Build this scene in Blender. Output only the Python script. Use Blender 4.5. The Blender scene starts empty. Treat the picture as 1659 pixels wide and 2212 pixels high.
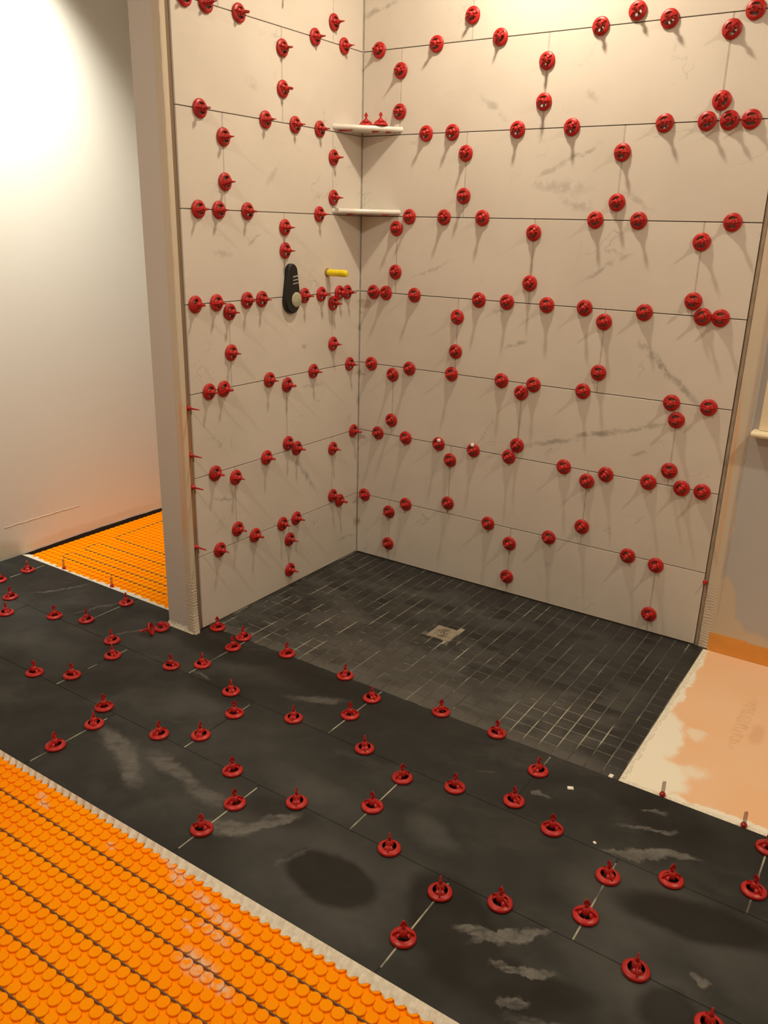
import bpy, math, random
from mathutils import Vector, Matrix

# ------------------------------------------------------------------ camera, light, exposure
scene = bpy.context.scene
COL = scene.collection
cam_data = bpy.data.cameras.new('camera')
cam = bpy.data.objects.new('camera', cam_data)
COL.objects.link(cam)
scene.camera = cam
cam_data.sensor_fit = 'HORIZONTAL'
cam_data.sensor_width = 36.0
cam_data.lens = 36.0 * 1782.757 / 1659.0
cam_data.clip_start = 0.02
CAM_R = Matrix(((0.83004900, -0.20076582, 0.52029967), (0.55718392, 0.25878725, -0.78903437), (0.02376421, 0.94483980, 0.32666958)))
cam.matrix_world = Matrix.Translation((2.14323097, -3.01602636, 1.48232300)) @ CAM_R.to_4x4()

world = bpy.data.worlds.new('world')
scene.world = world
world.use_nodes = True
world.node_tree.nodes['Background'].inputs[0].default_value = (0.010, 0.012, 0.016, 1)
world.node_tree.nodes['Background'].inputs[1].default_value = 1.0

ROOM_H = 2.75


def disc_light(name, loc, power, color, size=0.11, spread=math.pi):
    l = bpy.data.lights.new(name, 'AREA')
    l.shape = 'DISK'
    l.size = size
    l.energy = power
    l.color = color
    l.spread = spread
    o = bpy.data.objects.new(name, l)
    o.location = loc
    COL.objects.link(o)
    return o


WARM = (1.0, 0.84, 0.62)
disc_light('shower_downlight', (0.80, -0.44, ROOM_H - 0.012), 18, WARM, 0.10)
disc_light('room_downlight', (2.80, -0.95, ROOM_H - 0.012), 23, WARM, 0.12)
disc_light('room_downlight', (0.55, -2.70, ROOM_H - 0.012), 27, (1.0, 0.87, 0.68), 0.14)
spot_data = bpy.data.lights.new('closet_downlight', 'SPOT')
spot_data.energy = 235
spot_data.color = (1.0, 0.97, 0.84)
spot_data.spot_size = math.radians(88)
spot_data.spot_blend = 1.0
spot_data.shadow_soft_size = 0.05
spot = bpy.data.objects.new('closet_downlight', spot_data)
spot.location = (-0.74, -0.88, ROOM_H - 0.01)
spot.rotation_euler = (Vector((-1.22, -0.84, 1.80)) - Vector(spot.location)).to_track_quat('-Z', 'Y').to_euler()
COL.objects.link(spot)

scene.view_settings.view_transform = 'Standard'
scene.view_settings.look = 'None'
scene.view_settings.gamma = 1
scene.view_settings.use_curve_mapping = False
scene.view_settings.exposure = 0.0


# ------------------------------------------------------------------ helpers
class MB:
    """collects geometry, build() links it as one mesh object"""
    def __init__(self):
        self.v = []
        self.f = []

    def add(self, verts, faces):
        n = len(self.v)
        self.v += [tuple(q) for q in verts]
        self.f += [tuple(i + n for i in f) for f in faces]
        return self

    def box(self, x0, y0, z0, x1, y1, z1):
        return self.add([(x0, y0, z0), (x1, y0, z0), (x1, y1, z0), (x0, y1, z0), (x0, y0, z1), (x1, y0, z1), (x1, y1, z1), (x0, y1, z1)],
                        [(0, 3, 2, 1), (4, 5, 6, 7), (0, 1, 5, 4), (1, 2, 6, 5), (2, 3, 7, 6), (3, 0, 4, 7)])

    def slab(self, cx, cy, w, h, z0, z1, c):
        """block whose upper edges are chamfered by c"""
        a, b = w / 2, h / 2
        vs = []
        for z, k in ((z0, 0), (z1 - c, 0), (z1, c)):
            vs += [(cx - a + k, cy - b + k, z), (cx + a - k, cy - b + k, z), (cx + a - k, cy + b - k, z), (cx - a + k, cy + b - k, z)]
        fs = [(3, 2, 1, 0), (8, 9, 10, 11)]
        for r in (0, 4):
            for i in range(4):
                j = (i + 1) % 4
                fs.append((r + i, r + j, r + 4 + j, r + 4 + i))
        return self.add(vs, fs)

    def lathe(self, prof, seg=16, closed=False, cap=True):
        n = len(prof)
        vs = [(r * math.cos(2 * math.pi * s / seg), r * math.sin(2 * math.pi * s / seg), z) for s in range(seg) for r, z in prof]
        fs = []
        for s in range(seg):
            t = (s + 1) % seg
            for i in range(n if closed else n - 1):
                j = (i + 1) % n
                fs.append((s * n + i, t * n + i, t * n + j, s * n + j))
        if cap and not closed:
            fs.append(tuple(s * n for s in reversed(range(seg))))
            fs.append(tuple(s * n + n - 1 for s in range(seg)))
        return self.add(vs, fs)

    def tube(self, pts, r, seg=6):
        pts = [Vector(q) for q in pts]
        rings = []
        for i, q in enumerate(pts):
            d = (pts[min(i + 1, len(pts) - 1)] - pts[max(i - 1, 0)]).normalized()
            up = Vector((0, 0, 1)) if abs(d.z) < 0.9 else Vector((1, 0, 0))
            s = d.cross(up).normalized()
            t = s.cross(d)
            rings.append([q + r * (math.cos(a) * s + math.sin(a) * t) for a in [2 * math.pi * k / seg for k in range(seg)]])
        n0 = [p for ring in rings for p in ring]
        fs = []
        for i in range(len(rings) - 1):
            for k in range(seg):
                l = (k + 1) % seg
                fs.append((i * seg + k, i * seg + l, (i + 1) * seg + l, (i + 1) * seg + k))
        fs.append(tuple(range(seg)))
        fs.append(tuple(reversed(range((len(rings) - 1) * seg, len(rings) * seg))))
        return self.add(n0, fs)

    def mesh(self, name, m, smooth=False):
        me = bpy.data.meshes.new(name)
        me.from_pydata(self.v, [], self.f)
        me.materials.append(m)
        if smooth:
            me.polygons.foreach_set('use_smooth', [True] * len(me.polygons))
        me.update()
        return me

    def build(self, name, m, parent=None, smooth=False):
        return put(name, self.mesh(name, m, smooth), parent)


def put(name, me, parent=None, mat=None):
    o = bpy.data.objects.new(name, me)
    COL.objects.link(o)
    if parent is not None:
        o.parent = parent
    if mat is not None:
        o.matrix_basis = mat
    return o


def tag(o, label=None, cat=None, group=None, kind=None):
    for k, v in (('label', label), ('category', cat), ('group', group), ('kind', kind)):
        if v is not None:
            o[k] = v
    return o


def empty(name, mat, parent=None):
    o = bpy.data.objects.new(name, None)
    o.empty_display_size = 0.02
    COL.objects.link(o)
    o.matrix_world = mat
    return o


def frame(loc, surf, spin=0.0):
    """local z leaves the surface"""
    if surf == 'back':
        R = Matrix(((1, 0, 0), (0, 0, -1), (0, 1, 0)))
    elif surf == 'left':
        R = Matrix(((0, 0, 1), (1, 0, 0), (0, 1, 0)))
    else:
        R = Matrix.Identity(3)
    return Matrix.Translation(loc) @ R.to_4x4() @ Matrix.Rotation(spin, 4, 'Z')


# ------------------------------------------------------------------ materials
class NT:
    def __init__(self, name, rough=0.5, spec=0.5):
        self.m = bpy.data.materials.new(name)
        self.m.use_nodes = True
        self.t = self.m.node_tree
        self.b = self.t.nodes['Principled BSDF']
        self.b.inputs['Roughness'].default_value = rough
        self.b.inputs['Specular IOR Level'].default_value = spec
        self.uv_cache = {}

    def n(self, kind, **kw):
        nd = self.t.nodes.new(kind)
        for k, v in kw.items():
            setattr(nd, k, v)
        return nd

    def link(self, a, b):
        self.t.links.new(a, b)

    def val(self, sock, v):
        if hasattr(v, 'is_output'):
            self.link(v, sock)
        else:
            sock.default_value = v

    def math(self, op, a, b=0.0, clamp=False):
        nd = self.n('ShaderNodeMath', operation=op, use_clamp=clamp)
        self.val(nd.inputs[0], a)
        self.val(nd.inputs[1], b)
        return nd.outputs[0]

    def vmath(self, op, a, b=(0, 0, 0)):
        nd = self.n('ShaderNodeVectorMath', operation=op)
        self.val(nd.inputs[0], a)
        self.val(nd.inputs[1], b)
        return nd

    def uv(self, surf):
        if surf in self.uv_cache:
            return self.uv_cache[surf]
        pos = self.n('ShaderNodeNewGeometry').outputs['Position']
        if surf == 'xyz':
            r = pos
        else:
            s = self.n('ShaderNodeSeparateXYZ')
            self.link(pos, s.inputs[0])
            c = self.n('ShaderNodeCombineXYZ')
            a, b = {'floor': (0, 1), 'back': (0, 2), 'left': (1, 2)}[surf]
            self.link(s.outputs[a], c.inputs[0])
            self.link(s.outputs[b], c.inputs[1])
            r = c.outputs[0]
        self.uv_cache[surf] = r
        return r

    def noise(self, vec, scale, detail=3, rough=0.5, dist=0.0, out=0):
        nd = self.n('ShaderNodeTexNoise')
        self.link(vec, nd.inputs['Vector'])
        nd.inputs['Scale'].default_value = scale
        nd.inputs['Detail'].default_value = detail
        nd.inputs['Roughness'].default_value = rough
        nd.inputs['Distortion'].default_value = dist
        return nd.outputs[out]

    def ramp(self, x, a, b, lo=0.0, hi=1.0):
        nd = self.n('ShaderNodeMapRange', interpolation_type='SMOOTHSTEP')
        self.val(nd.inputs['Value'], x)
        nd.inputs['From Min'].default_value = a
        nd.inputs['From Max'].default_value = b
        nd.inputs['To Min'].default_value = lo
        nd.inputs['To Max'].default_value = hi
        return nd.outputs[0]

    def warp(self, vec, scale, amount, detail=4):
        c = self.noise(vec, scale, detail, 0.6, out=1)
        d = self.vmath('SUBTRACT', c, (0.5, 0.5, 0.5)).outputs[0]
        s = self.n('ShaderNodeVectorMath', operation='SCALE')
        self.link(d, s.inputs[0])
        s.inputs['Scale'].default_value = amount
        return self.vmath('ADD', vec, s.outputs[0]).outputs[0]

    def stretch(self, vec, ang, sx, sy):
        mp = self.n('ShaderNodeMapping')
        self.link(vec, mp.inputs[0])
        mp.inputs['Rotation'].default_value = (0, 0, -math.radians(ang))
        m2 = self.n('ShaderNodeMapping')
        self.link(mp.outputs[0], m2.inputs[0])
        m2.inputs['Scale'].default_value = (sx, sy, 1)
        return m2.outputs[0]

    def blob(self, vec, cx, cy, rx, ry, ang=0.0, soft=0.5, gain=1.0):
        """1 inside an ellipse of radii rx, ry turned by ang, 0 outside"""
        d = self.vmath('SUBTRACT', vec, (cx, cy, 0)).outputs[0]
        mp = self.n('ShaderNodeMapping')
        self.link(d, mp.inputs[0])
        mp.inputs['Rotation'].default_value = (0, 0, -math.radians(ang))
        m2 = self.vmath('MULTIPLY', mp.outputs[0], (1 / rx, 1 / ry, 0))
        ln = self.vmath('LENGTH', m2.outputs[0]).outputs['Value']
        return self.ramp(ln, 1 + soft * 0.5, 1 - soft * 0.5 if soft < 2 else 0.0, 0.0, gain)

    def seg(self, vec, x0, y0, x1, y1, w, gain=1.0):
        l = math.hypot(x1 - x0, y1 - y0)
        return self.blob(vec, (x0 + x1) / 2, (y0 + y1) / 2, l / 2 + w, w, math.degrees(math.atan2(y1 - y0, x1 - x0)), 1.3, gain)

    def union(self, lst):
        r = lst[0]
        for q in lst[1:]:
            r = self.math('MAXIMUM', r, q)
        return r

    def mix(self, f, a, b):
        nd = self.n('ShaderNodeMix', data_type='RGBA')
        self.val(nd.inputs[0], f)
        for s, v in ((nd.inputs[6], a), (nd.inputs[7], b)):
            self.val(s, (v[0], v[1], v[2], 1.0) if isinstance(v, tuple) else v)
        return nd.outputs[2]

    def color(self, c):
        self.val(self.b.inputs['Base Color'], (c[0], c[1], c[2], 1.0) if isinstance(c, tuple) else c)

    def bump(self, h, strength=0.3, dist=0.002):
        nd = self.n('ShaderNodeBump')
        nd.inputs['Strength'].default_value = strength
        nd.inputs['Distance'].default_value = dist
        self.link(h, nd.inputs['Height'])
        self.link(nd.outputs[0], self.b.inputs['Normal'])


def plain(name, c, rough=0.5, spec=0.5, var=0.08, scale=30, metal=0.0):
    k = NT(name, rough, spec)
    v = k.noise(k.uv('xyz'), scale, 3)
    f = k.ramp(v, 0.3, 0.7)
    k.color(k.mix(f, tuple(q * (1 - var) for q in c), tuple(min(1, q * (1 + var)) for q in c)))
    k.b.inputs['Metallic'].default_value = metal
    return k.m


def marble(name, surf, segs):
    k = NT(name, 0.42, 0.35)
    uv = k.uv(surf)
    rnd = k.n('ShaderNodeObjectInfo').outputs['Random']
    off = k.n('ShaderNodeCombineXYZ')
    k.link(k.math('MULTIPLY', rnd, 37.0), off.inputs[0])
    k.link(k.math('MULTIPLY', rnd, 91.0), off.inputs[1])
    tv = k.vmath('ADD', uv, off.outputs[0]).outputs[0]
    cloud = k.ramp(k.noise(tv, 2.2, 4, 0.55), 0.35, 0.7)
    base = k.mix(cloud, (0.70, 0.655, 0.59), (0.64, 0.595, 0.53))
    st = k.stretch(k.warp(tv, 3.0, 0.22), 35, 1.0, 2.6)
    n1 = k.noise(st, 2.3, 5, 0.55)
    line = k.ramp(k.math('ABSOLUTE', k.math('SUBTRACT', n1, 0.5)), 0.010, 0.0)
    gate = k.ramp(k.noise(tv, 4.2, 2), 0.57, 0.70)
    fine = k.math('MULTIPLY', k.math('MULTIPLY', line, gate), 0.42)
    blot = k.math('MULTIPLY', k.ramp(k.noise(st, 9, 5, 0.65), 0.60, 0.74), k.ramp(k.noise(tv, 2.6, 2), 0.50, 0.64))
    fine = k.math('MAXIMUM', fine, k.math('MULTIPLY', blot, 0.22))
    wv = k.warp(k.warp(uv, 9, 0.05), 40, 0.020, 3)
    big = k.union([k.seg(wv, *s) for s in segs])
    brk = k.ramp(k.noise(k.stretch(uv, 30, 1, 1), 26, 4, 0.6), 0.36, 0.56)
    big = k.math('MULTIPLY', big, brk)
    f = k.math('MAXIMUM', fine, big)
    k.color(k.mix(f, base, (0.30, 0.285, 0.25)))
    k.link(k.ramp(cloud, 0, 1, 0.36, 0.46), k.b.inputs['Roughness'])
    return k.m


VB = [(0.679, 0.592, 0.879, 0.674, 0.010, 0.45), (0.879, 0.674, 1.048, 0.729, 0.009, 0.7), (1.048, 0.734, 1.19, 0.769, 0.009, 0.8),
      (1.19, 0.769, 1.364, 0.831, 0.007, 0.55), (1.244, 1.11, 1.291, 1.072, 0.014, 0.55), (1.291, 1.069, 1.366, 0.999, 0.010, 0.7),
      (1.366, 0.999, 1.457, 0.928, 0.010, 0.65), (0.9, 1.716, 1.006, 1.766, 0.007, 0.55), (0.797, 1.679, 0.9, 1.716, 0.009, 0.45),
      (0.551, 1.936, 0.631, 1.886, 0.011, 0.45), (0.012, 2.26, 0.139, 2.297, 0.008, 0.6), (1.021, 1.324, 1.15, 1.397, 0.007, 0.6),
      (0.80, 1.645, 0.95, 1.63, 0.02, 0.4), (0.913, 1.592, 0.985, 1.569, 0.020, 0.4), (0.954, 1.937, 0.982, 1.913, 0.012, 0.35),
      (1.271, 0.693, 1.312, 0.709, 0.007, 0.5), (0.727, 1.044, 0.804, 1.07, 0.006, 0.6), (1.124, 1.608, 1.211, 1.564, 0.008, 0.4),
      (0.287, 1.286, 0.416, 1.347, 0.006, 0.4)]
VL = [(-0.486, 0.579, -0.412, 0.512, 0.012, 0.6), (-0.412, 0.512, -0.325, 0.399, 0.012, 0.65), (-0.687, 1.415, -0.617, 1.442, 0.006, 0.6),
      (-0.852, 1.385, -0.784, 1.376, 0.010, 0.35), (-0.422, 0.852, -0.285, 0.852, 0.008, 0.5), (-0.13, 0.102, -0.019, 0.092, 0.006, 0.5),
      (-0.405, 1.015, -0.36, 1.02, 0.007, 0.5), (-0.676, 1.947, -0.642, 1.931, 0.014, 0.35), (-0.904, 0.505, -0.831, 0.477, 0.005, 0.5),
      (-0.58, 1.63, -0.528, 1.68, 0.010, 0.3)]
M = {}
M['tile_back'] = marble('marble_tile_back', 'back', VB)
M['tile_left'] = marble('marble_tile_left', 'left', VL)


def mat_floor_tile():
    k = NT('charcoal_tile', 0.6, 0.22)
    uv = k.uv('floor')
    w = k.warp(k.warp(uv, 7, 0.09), 30, 0.02)
    base = k.mix(k.ramp(k.noise(uv, 5, 4), 0.3, 0.7), (0.0195, 0.0203, 0.0185), (0.027, 0.0277, 0.025))
    haze = k.ramp(k.noise(k.stretch(k.warp(uv, 4, 0.25), 25, 1.0, 2.2), 3.2, 5, 0.6), 0.46, 0.74)
    c = k.mix(k.math('MULTIPLY', haze, 0.55), base, (0.062, 0.062, 0.056))
    soft = [(0.36, -1.40, 0.14, 0.10, 7, 1.6, 0.55), (0.445, -1.704, 0.13, 0.045, -23, 1.3, .6), (1.93, -1.40, 0.30, 0.09, -18, 1.2, 0.55),
            (1.816, -1.461, 0.18, 0.07, -23, 1.2, 0.6), (-0.436, -1.432, 0.25, 0.08, -11, 1.6, 0.5), (0.917, -1.52, 0.25, 0.07, -5, 1.5, 0.55),
            (1.298, -1.477, 0.08, 0.045, -23, 1.3, 0.7), (1.17, -1.75, 0.24, 0.16, 0, 1.4, 0.6), (1.85, -1.58, 0.16, 0.10, -20, 1.0, 0.8), (0.66, -1.58, 0.35, 0.22, 0, 1.6, 0.35), (1.30, -1.72, 0.22, 0.12, 0, 1.6, 0.4),
            (-0.05, -1.17, 0.22, 0.10, 0, 1.5, 0.45), (0.35, -1.15, 0.20, 0.05, 15, 1.5, 0.3), (-0.75, -1.35, 0.3, 0.1, 0, 1.6, 0.45)]
    sm = k.math('MULTIPLY', k.union([k.blob(w, *s) for s in soft]), k.ramp(k.noise(w, 6, 4), 0.25, 0.7, 0.45, 1.0))
    c = k.mix(sm, c, (0.086, 0.087, 0.082))
    hard = [(0.342, -1.694, 0.11, 0.030, -16, 0.9, 0.75), (0.45, -1.735, 0.09, 0.030, -40, 0.9, .8), (0.564, -1.671, 0.11, 0.026, -10, 0.9, 0.75),
            (0.703, -1.698, 0.085, 0.022, -8, 0.9, 0.6), (0.926, -1.70, 0.095, 0.022, 62, 0.6, 0.95), (0.858, -1.769, 0.07, 0.03, 20, 0.8, 0.9),
            (1.611, -1.655, 0.095, 0.016, 45, 0.5, 1.0), (1.55, -1.69, 0.06, 0.016, 10, 0.5, 1.0), (1.808, -1.22, 0.10, 0.015, 30, 0.6, 1.0),
            (1.73, -1.26, 0.05, 0.010, 20, 0.6, .8), (1.671, -1.72, 0.07, 0.012, 23, 0.5, 1.0), (1.682, -1.809, 0.035, 0.012, 24, 0.6, 0.9),
            (1.764, -1.13, 0.064, 0.009, 25, 0.6, 0.85), (1.752, -1.049, 0.037, 0.007, 30, 0.6, 0.8), (0.669, -1.14, 0.08, 0.016, 26, 0.9, 0.6),
            (1.47, -1.165, 0.03, 0.009, -5, 0.6, .7), (1.06, -1.75, 0.05, 0.008, 70, 0.6, .4), (0.25, -1.265, 0.05, 0.007, 5, 0.6, .6),
            (-0.20, -1.19, 0.11, 0.008, 62, 0.6, .6), (-0.47, -1.13, 0.12, 0.006, 70, 0.6, .5), (-0.75, -1.11, 0.12, 0.007, 62, 0.6, .6),
            (1.90, -1.78, 0.05, 0.012, 20, 0.7, .8), (1.76, -1.83, 0.08, 0.02, 10, 0.7, .7), (2.0, -1.53, 0.02, 0.012, 10, 0.7, 1.0)]
    wh = k.warp(w, 55, 0.022, 3)
    hm = k.math('MULTIPLY', k.union([k.blob(wh, *s) for s in hard]), k.ramp(k.noise(k.stretch(uv, 35, 1, 1.8), 22, 5, 0.7), 0.25, 0.62, 0.25, 1.0))
    c = k.mix(hm, c, (0.145, 0.14, 0.13))
    st = k.noise(k.stretch(k.warp(uv, 3, 0.15), 38, 1.0, 9.0), 5.5, 4, 0.6)
    streak = k.math('MULTIPLY', k.ramp(st, 0.63, 0.74), k.ramp(k.noise(uv, 3.1, 2), 0.48, 0.62))
    c = k.mix(k.math('MULTIPLY', streak, 0.5), c, (0.11, 0.11, 0.10))
    w2 = k.warp(uv, 6, 0.05)
    wet = k.union([k.blob(w2, 1.176, -1.751, 0.125, 0.075, -3, 0.3, 0.9), k.blob(w2, 1.49, -1.70, 0.16, 0.10, -38, 0.35, 0.9), k.blob(w2, 1.63, -1.785, 0.15, 0.075, 5, 0.45, 0.85),
                   k.blob(w2, 1.939, -1.375, 0.17, 0.06, 11, 0.5, 0.85), k.blob(w2, 1.705, -1.765, 0.13, 0.045, 25, 0.5, 0.75),
                   k.blob(w2, 1.959, -1.645, 0.06, 0.06, -17, 0.5, 0.75), k.blob(w2, 0.918, -1.638, 0.10, 0.05, 6, 0.8, 0.6),
                   k.blob(w2, 1.792, -1.06, 0.13, 0.08, -5, 0.9, 0.6), k.blob(w2, 0.36, -1.30, 0.13, 0.05, 0, 1.0, 0.5),
                   k.blob(w2, 0.10, -1.10, 0.14, 0.05, 0, 1.0, 0.5), k.blob(w2, 0.62, -1.06, 0.3, 0.06, 0, 1.0, 0.5)])
    wet = k.math('MULTIPLY', wet, k.math('SUBTRACT', 1.0, hm))
    c = k.mix(wet, c, (0.010, 0.009, 0.007))
    k.color(c)
    k.link(k.ramp(k.noise(uv, 9, 3), 0.3, 0.7, 0.50, 0.70), k.b.inputs['Roughness'])
    return k.m


def mat_mosaic():
    k = NT('charcoal_mosaic', 0.5, 0.4)
    uv = k.uv('floor')
    cell = k.vmath('FLOOR', k.vmath('MULTIPLY', k.vmath('SUBTRACT', uv, (1.6222, -0.975, 0)).outputs[0], (1 / PITCH, 1 / PITCH, 0)).outputs[0]).outputs[0]
    wn = k.n('ShaderNodeTexWhiteNoise', noise_dimensions='3D')
    k.link(cell, wn.inputs[0])
    base = k.mix(k.ramp(wn.outputs[0], 0, 1), (0.013, 0.0138, 0.0135), (0.033, 0.0335, 0.031))
    w = k.warp(k.warp(uv, 8, 0.08), 35, 0.03)
    hz = k.ramp(k.noise(k.stretch(w, 10, 1, 1.8), 4.5, 5, 0.62), 0.42, 0.66)
    c = k.mix(k.math('MULTIPLY', hz, 0.75), base, (0.074, 0.075, 0.071))
    edge = k.union([k.blob(w, 0.9, -0.985, 1.3, 0.075, 0, 1.1, 0.75), k.blob(w, 0.62, -0.80, 0.35, 0.12, 0, 1.5, 0.55),
                    k.blob(w, 1.25, -0.72, 0.16, 0.10, 0, 1.5, 0.45), k.blob(w, 0.95, -0.86, 0.25, 0.08, 0, 1.5, 0.55),
                    k.blob(w, 0.36, -0.62, 0.10, 0.10, 0, 1.5, 0.5)])
    c = k.mix(edge, c, (0.10, 0.098, 0.088))
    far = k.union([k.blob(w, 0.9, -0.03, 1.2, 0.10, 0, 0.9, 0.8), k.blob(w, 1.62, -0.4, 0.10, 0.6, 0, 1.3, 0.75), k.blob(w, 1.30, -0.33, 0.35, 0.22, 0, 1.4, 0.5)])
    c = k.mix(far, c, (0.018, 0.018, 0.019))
    k.color(c)
    k.link(k.ramp(hz, 0, 1, 0.38, 0.6), k.b.inputs['Roughness'])
    return k.m


def mat_grout():
    k = NT('mosaic_grout', 0.85, 0.2)
    uv = k.uv('floor')
    base = k.mix(k.ramp(k.noise(uv, 6, 3), 0.35, 0.65), (0.065, 0.063, 0.056), (0.135, 0.128, 0.108))
    a = k.ramp(k.noise(k.stretch(uv, 0, 22, 4.2), 1.0, 3, 0.6), 0.50, 0.60)
    b = k.ramp(k.noise(k.stretch(uv, 0, 5, 20), 1.0, 3, 0.6), 0.60, 0.70)
    zone = k.union([k.blob(uv, 1.36, -0.80, 0.20, 0.13, 0, 0.8, 1.0), k.blob(uv, 0.80, -0.60, 0.28, 0.25, 0, 1.2, 0.8), k.blob(uv, 0.25, -0.70, 0.38, 0.40, 0, 1.2, 1.0), k.blob(uv, 0.55, -0.6, 0.3, 0.3, 0, 1.2, 0.6)])
    z2 = k.ramp(k.noise(uv, 3.5, 2), 0.42, 0.62)
    f = k.math('MULTIPLY', k.math('MAXIMUM', a, k.math('MULTIPLY', b, 0.9)), k.math('MAXIMUM', zone, k.math('MULTIPLY', z2, 0.55)))
    strong = k.math('MULTIPLY', k.blob(uv, 1.36, -0.81, 0.17, 0.12, 20, 0.5, 1.0), k.ramp(k.noise(uv, 14, 2), 0.30, 0.50))
    f = k.math('MAXIMUM', f, k.math('MULTIPLY', strong, 0.75))
    k.color(k.mix(f, base, (0.46, 0.44, 0.35)))
    return k.m


def mat_joint():
    k = NT('pale_joint_filler', 0.9, 0.2)
    uv = k.uv('floor')
    f = k.ramp(k.noise(uv, 9, 3, 0.6), 0.36, 0.62)
    k.color(k.mix(f, (0.10, 0.098, 0.085), (0.40, 0.385, 0.31)))
    k.bump(k.noise(uv, 300, 2), 0.4, 0.001)
    return k.m


def mat_paint(name, surf, c, masks, cream=(0.62, 0.52, 0.40), edge=0.03):
    """painted wall with patches of bare pale compound"""
    k = NT(name, 0.8, 0.2)
    uv = k.uv(surf)
    base = k.mix(k.ramp(k.noise(uv, 1.5, 4), 0.3, 0.7), tuple(q * 0.97 for q in c), c)
    if masks:
        w = k.warp(k.warp(uv, 5, 0.05), 25, 0.02)
        f = k.union([k.blob(w, *s) for s in masks])
        base = k.mix(f, base, cream)
    k.color(base)
    k.bump(k.noise(k.uv('xyz'), 180, 3), 0.12, 0.001)
    return k.m


def mat_mat():
    k = NT('orange_uncoupling_plastic', 0.7, 0.05)
    uv = k.uv('floor')
    base = k.mix(k.ramp(k.noise(uv, 2.5, 3), 0.3, 0.7), (1.0, 0.30, 0.0), (1.0, 0.335, 0.0))
    w = k.warp(uv, 40, 0.03)
    sp = [(0.874, -1.951, .022, .010), (0.981, -1.968, .035, .010), (1.05, -1.984, .05, .009), (1.06, -2.02, .04, .008), (1.092, -2.100, .045, .020),
          (0.341, -1.953, .016, .008), (0.655, -1.972, .012, .008), (1.17, -2.112, .03, .010), (0.38, -1.973, .02, .007), (1.0, -2.04, .02, .006), (0.85, -1.935, .05, .006)]
    f = k.union([k.blob(w, x, y, rx * 1.2, ry * 1.3, -8, 0.9, 0.8) for x, y, rx, ry in sp])
    f = k.math('MULTIPLY', f, k.ramp(k.noise(uv, 60, 3), 0.35, 0.6))
    k.color(k.mix(f, base, (0.75, 0.52, 0.36)))
    return k.m


def mat_membrane():
    k = NT('peach_membrane_fleece', 0.85, 0.2)
    uv = k.uv('floor')
    base = k.mix(k.ramp(k.noise(uv, 3, 4), 0.3, 0.7), (0.82, 0.51, 0.29), (0.82, 0.55, 0.35))
    w = k.warp(k.warp(uv, 9, 0.07), 45, 0.03)
    f = k.union([k.blob(w, 1.600, -0.35, 0.055, 0.50, 0, 0.25, 1.0), k.blob(w, 1.62, -0.70, 0.10, 0.20, 0, 0.3, 1.0),
                 k.blob(w, 1.68, -0.88, 0.11, 0.10, 0, 0.3, 1.0), k.blob(w, 1.90, -0.965, 0.5, 0.022, 0, 0.3, 1.0),
                 k.blob(w, 1.76, -0.82, 0.07, 0.035, 30, 0.8, 0.7), k.blob(w, 1.75, -0.60, 0.03, 0.03, 0, 0.9, 0.6)])
    c = k.mix(f, base, (0.84, 0.80, 0.68))
    # worn, unreadable print and scuffs
    pr = k.math('MULTIPLY', k.blob(uv, 1.855, -0.44, 0.022, 0.18, 0, 0.2, 1.0), k.ramp(k.noise(k.stretch(uv, 0, 20, 120), 1.0, 2), 0.45, 0.6))
    pr = k.math('MAXIMUM', pr, k.blob(k.warp(uv, 20, 0.03), 1.905, -0.49, 0.02, 0.06, 0, 0.8, 0.8))
    c = k.mix(k.math('MULTIPLY', pr, 0.32), c, (0.50, 0.23, 0.08))
    k.color(c)
    return k.m


PITCH = 0.0515
M['floor_tile'] = mat_floor_tile()
M['mosaic'] = mat_mosaic()
M['grout'] = mat_grout()
M['joint'] = mat_joint()
M['mat'] = mat_mat()
M['membrane'] = mat_membrane()
M['dark_joint'] = plain('dark_joint_gap', (0.022, 0.022, 0.020), 0.9)
M['mortar'] = plain('grey_mortar_bed', (0.13, 0.115, 0.095), 0.9, 0.1, 0.15)
M['wall_joint'] = plain('pale_wall_joint', (0.50, 0.47, 0.415), 0.9, 0.1, 0.1)
M['thinset'] = plain('cream_thinset', (0.74, 0.71, 0.60), 0.9, 0.1, 0.10, 90)
M['slab'] = plain('subfloor', (0.14, 0.12, 0.10), 0.9)
M['ceiling'] = plain('ceiling_paint', (0.78, 0.74, 0.68), 0.9, 0.1, 0.02, 3)
M['cable'] = plain('heating_cable_sheath', (0.17, 0.075, 0.03), 0.7)
M['black_foam'] = plain('black_edge_strip', (0.008, 0.007, 0.006), 0.9)
M['black'] = plain('black_rubber', (0.006, 0.006, 0.006), 0.45)
M['pale'] = plain('cream_hub', (0.42, 0.41, 0.28), 0.6, 0.3, 0.15, 120)
M['silver'] = plain('pale_grey_band', (0.36, 0.35, 0.33), 0.4)
M['yellow'] = plain('yellow_plastic', (0.90, 0.72, 0.01), 0.4)
M['steel'] = plain('brushed_steel', (0.42, 0.38, 0.31), 0.42, 0.5, 0.12, 60, 0.55)
M['drain_dark'] = plain('drain_shadow', (0.012, 0.011, 0.010), 0.8)
M['cream_trim'] = plain('cream_window_trim', (0.80, 0.70, 0.50), 0.45, 0.4, 0.02, 4)
M['white_crumb'] = plain('white_crumb', (0.85, 0.82, 0.75), 0.8)
M['stone_shelf'] = plain('white_marble_shelf', (0.78, 0.77, 0.72), 0.16, 0.5, 0.10, 9)
M['tan'] = plain('tan_bare_stem', (0.30, 0.19, 0.11), 0.6)


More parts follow.
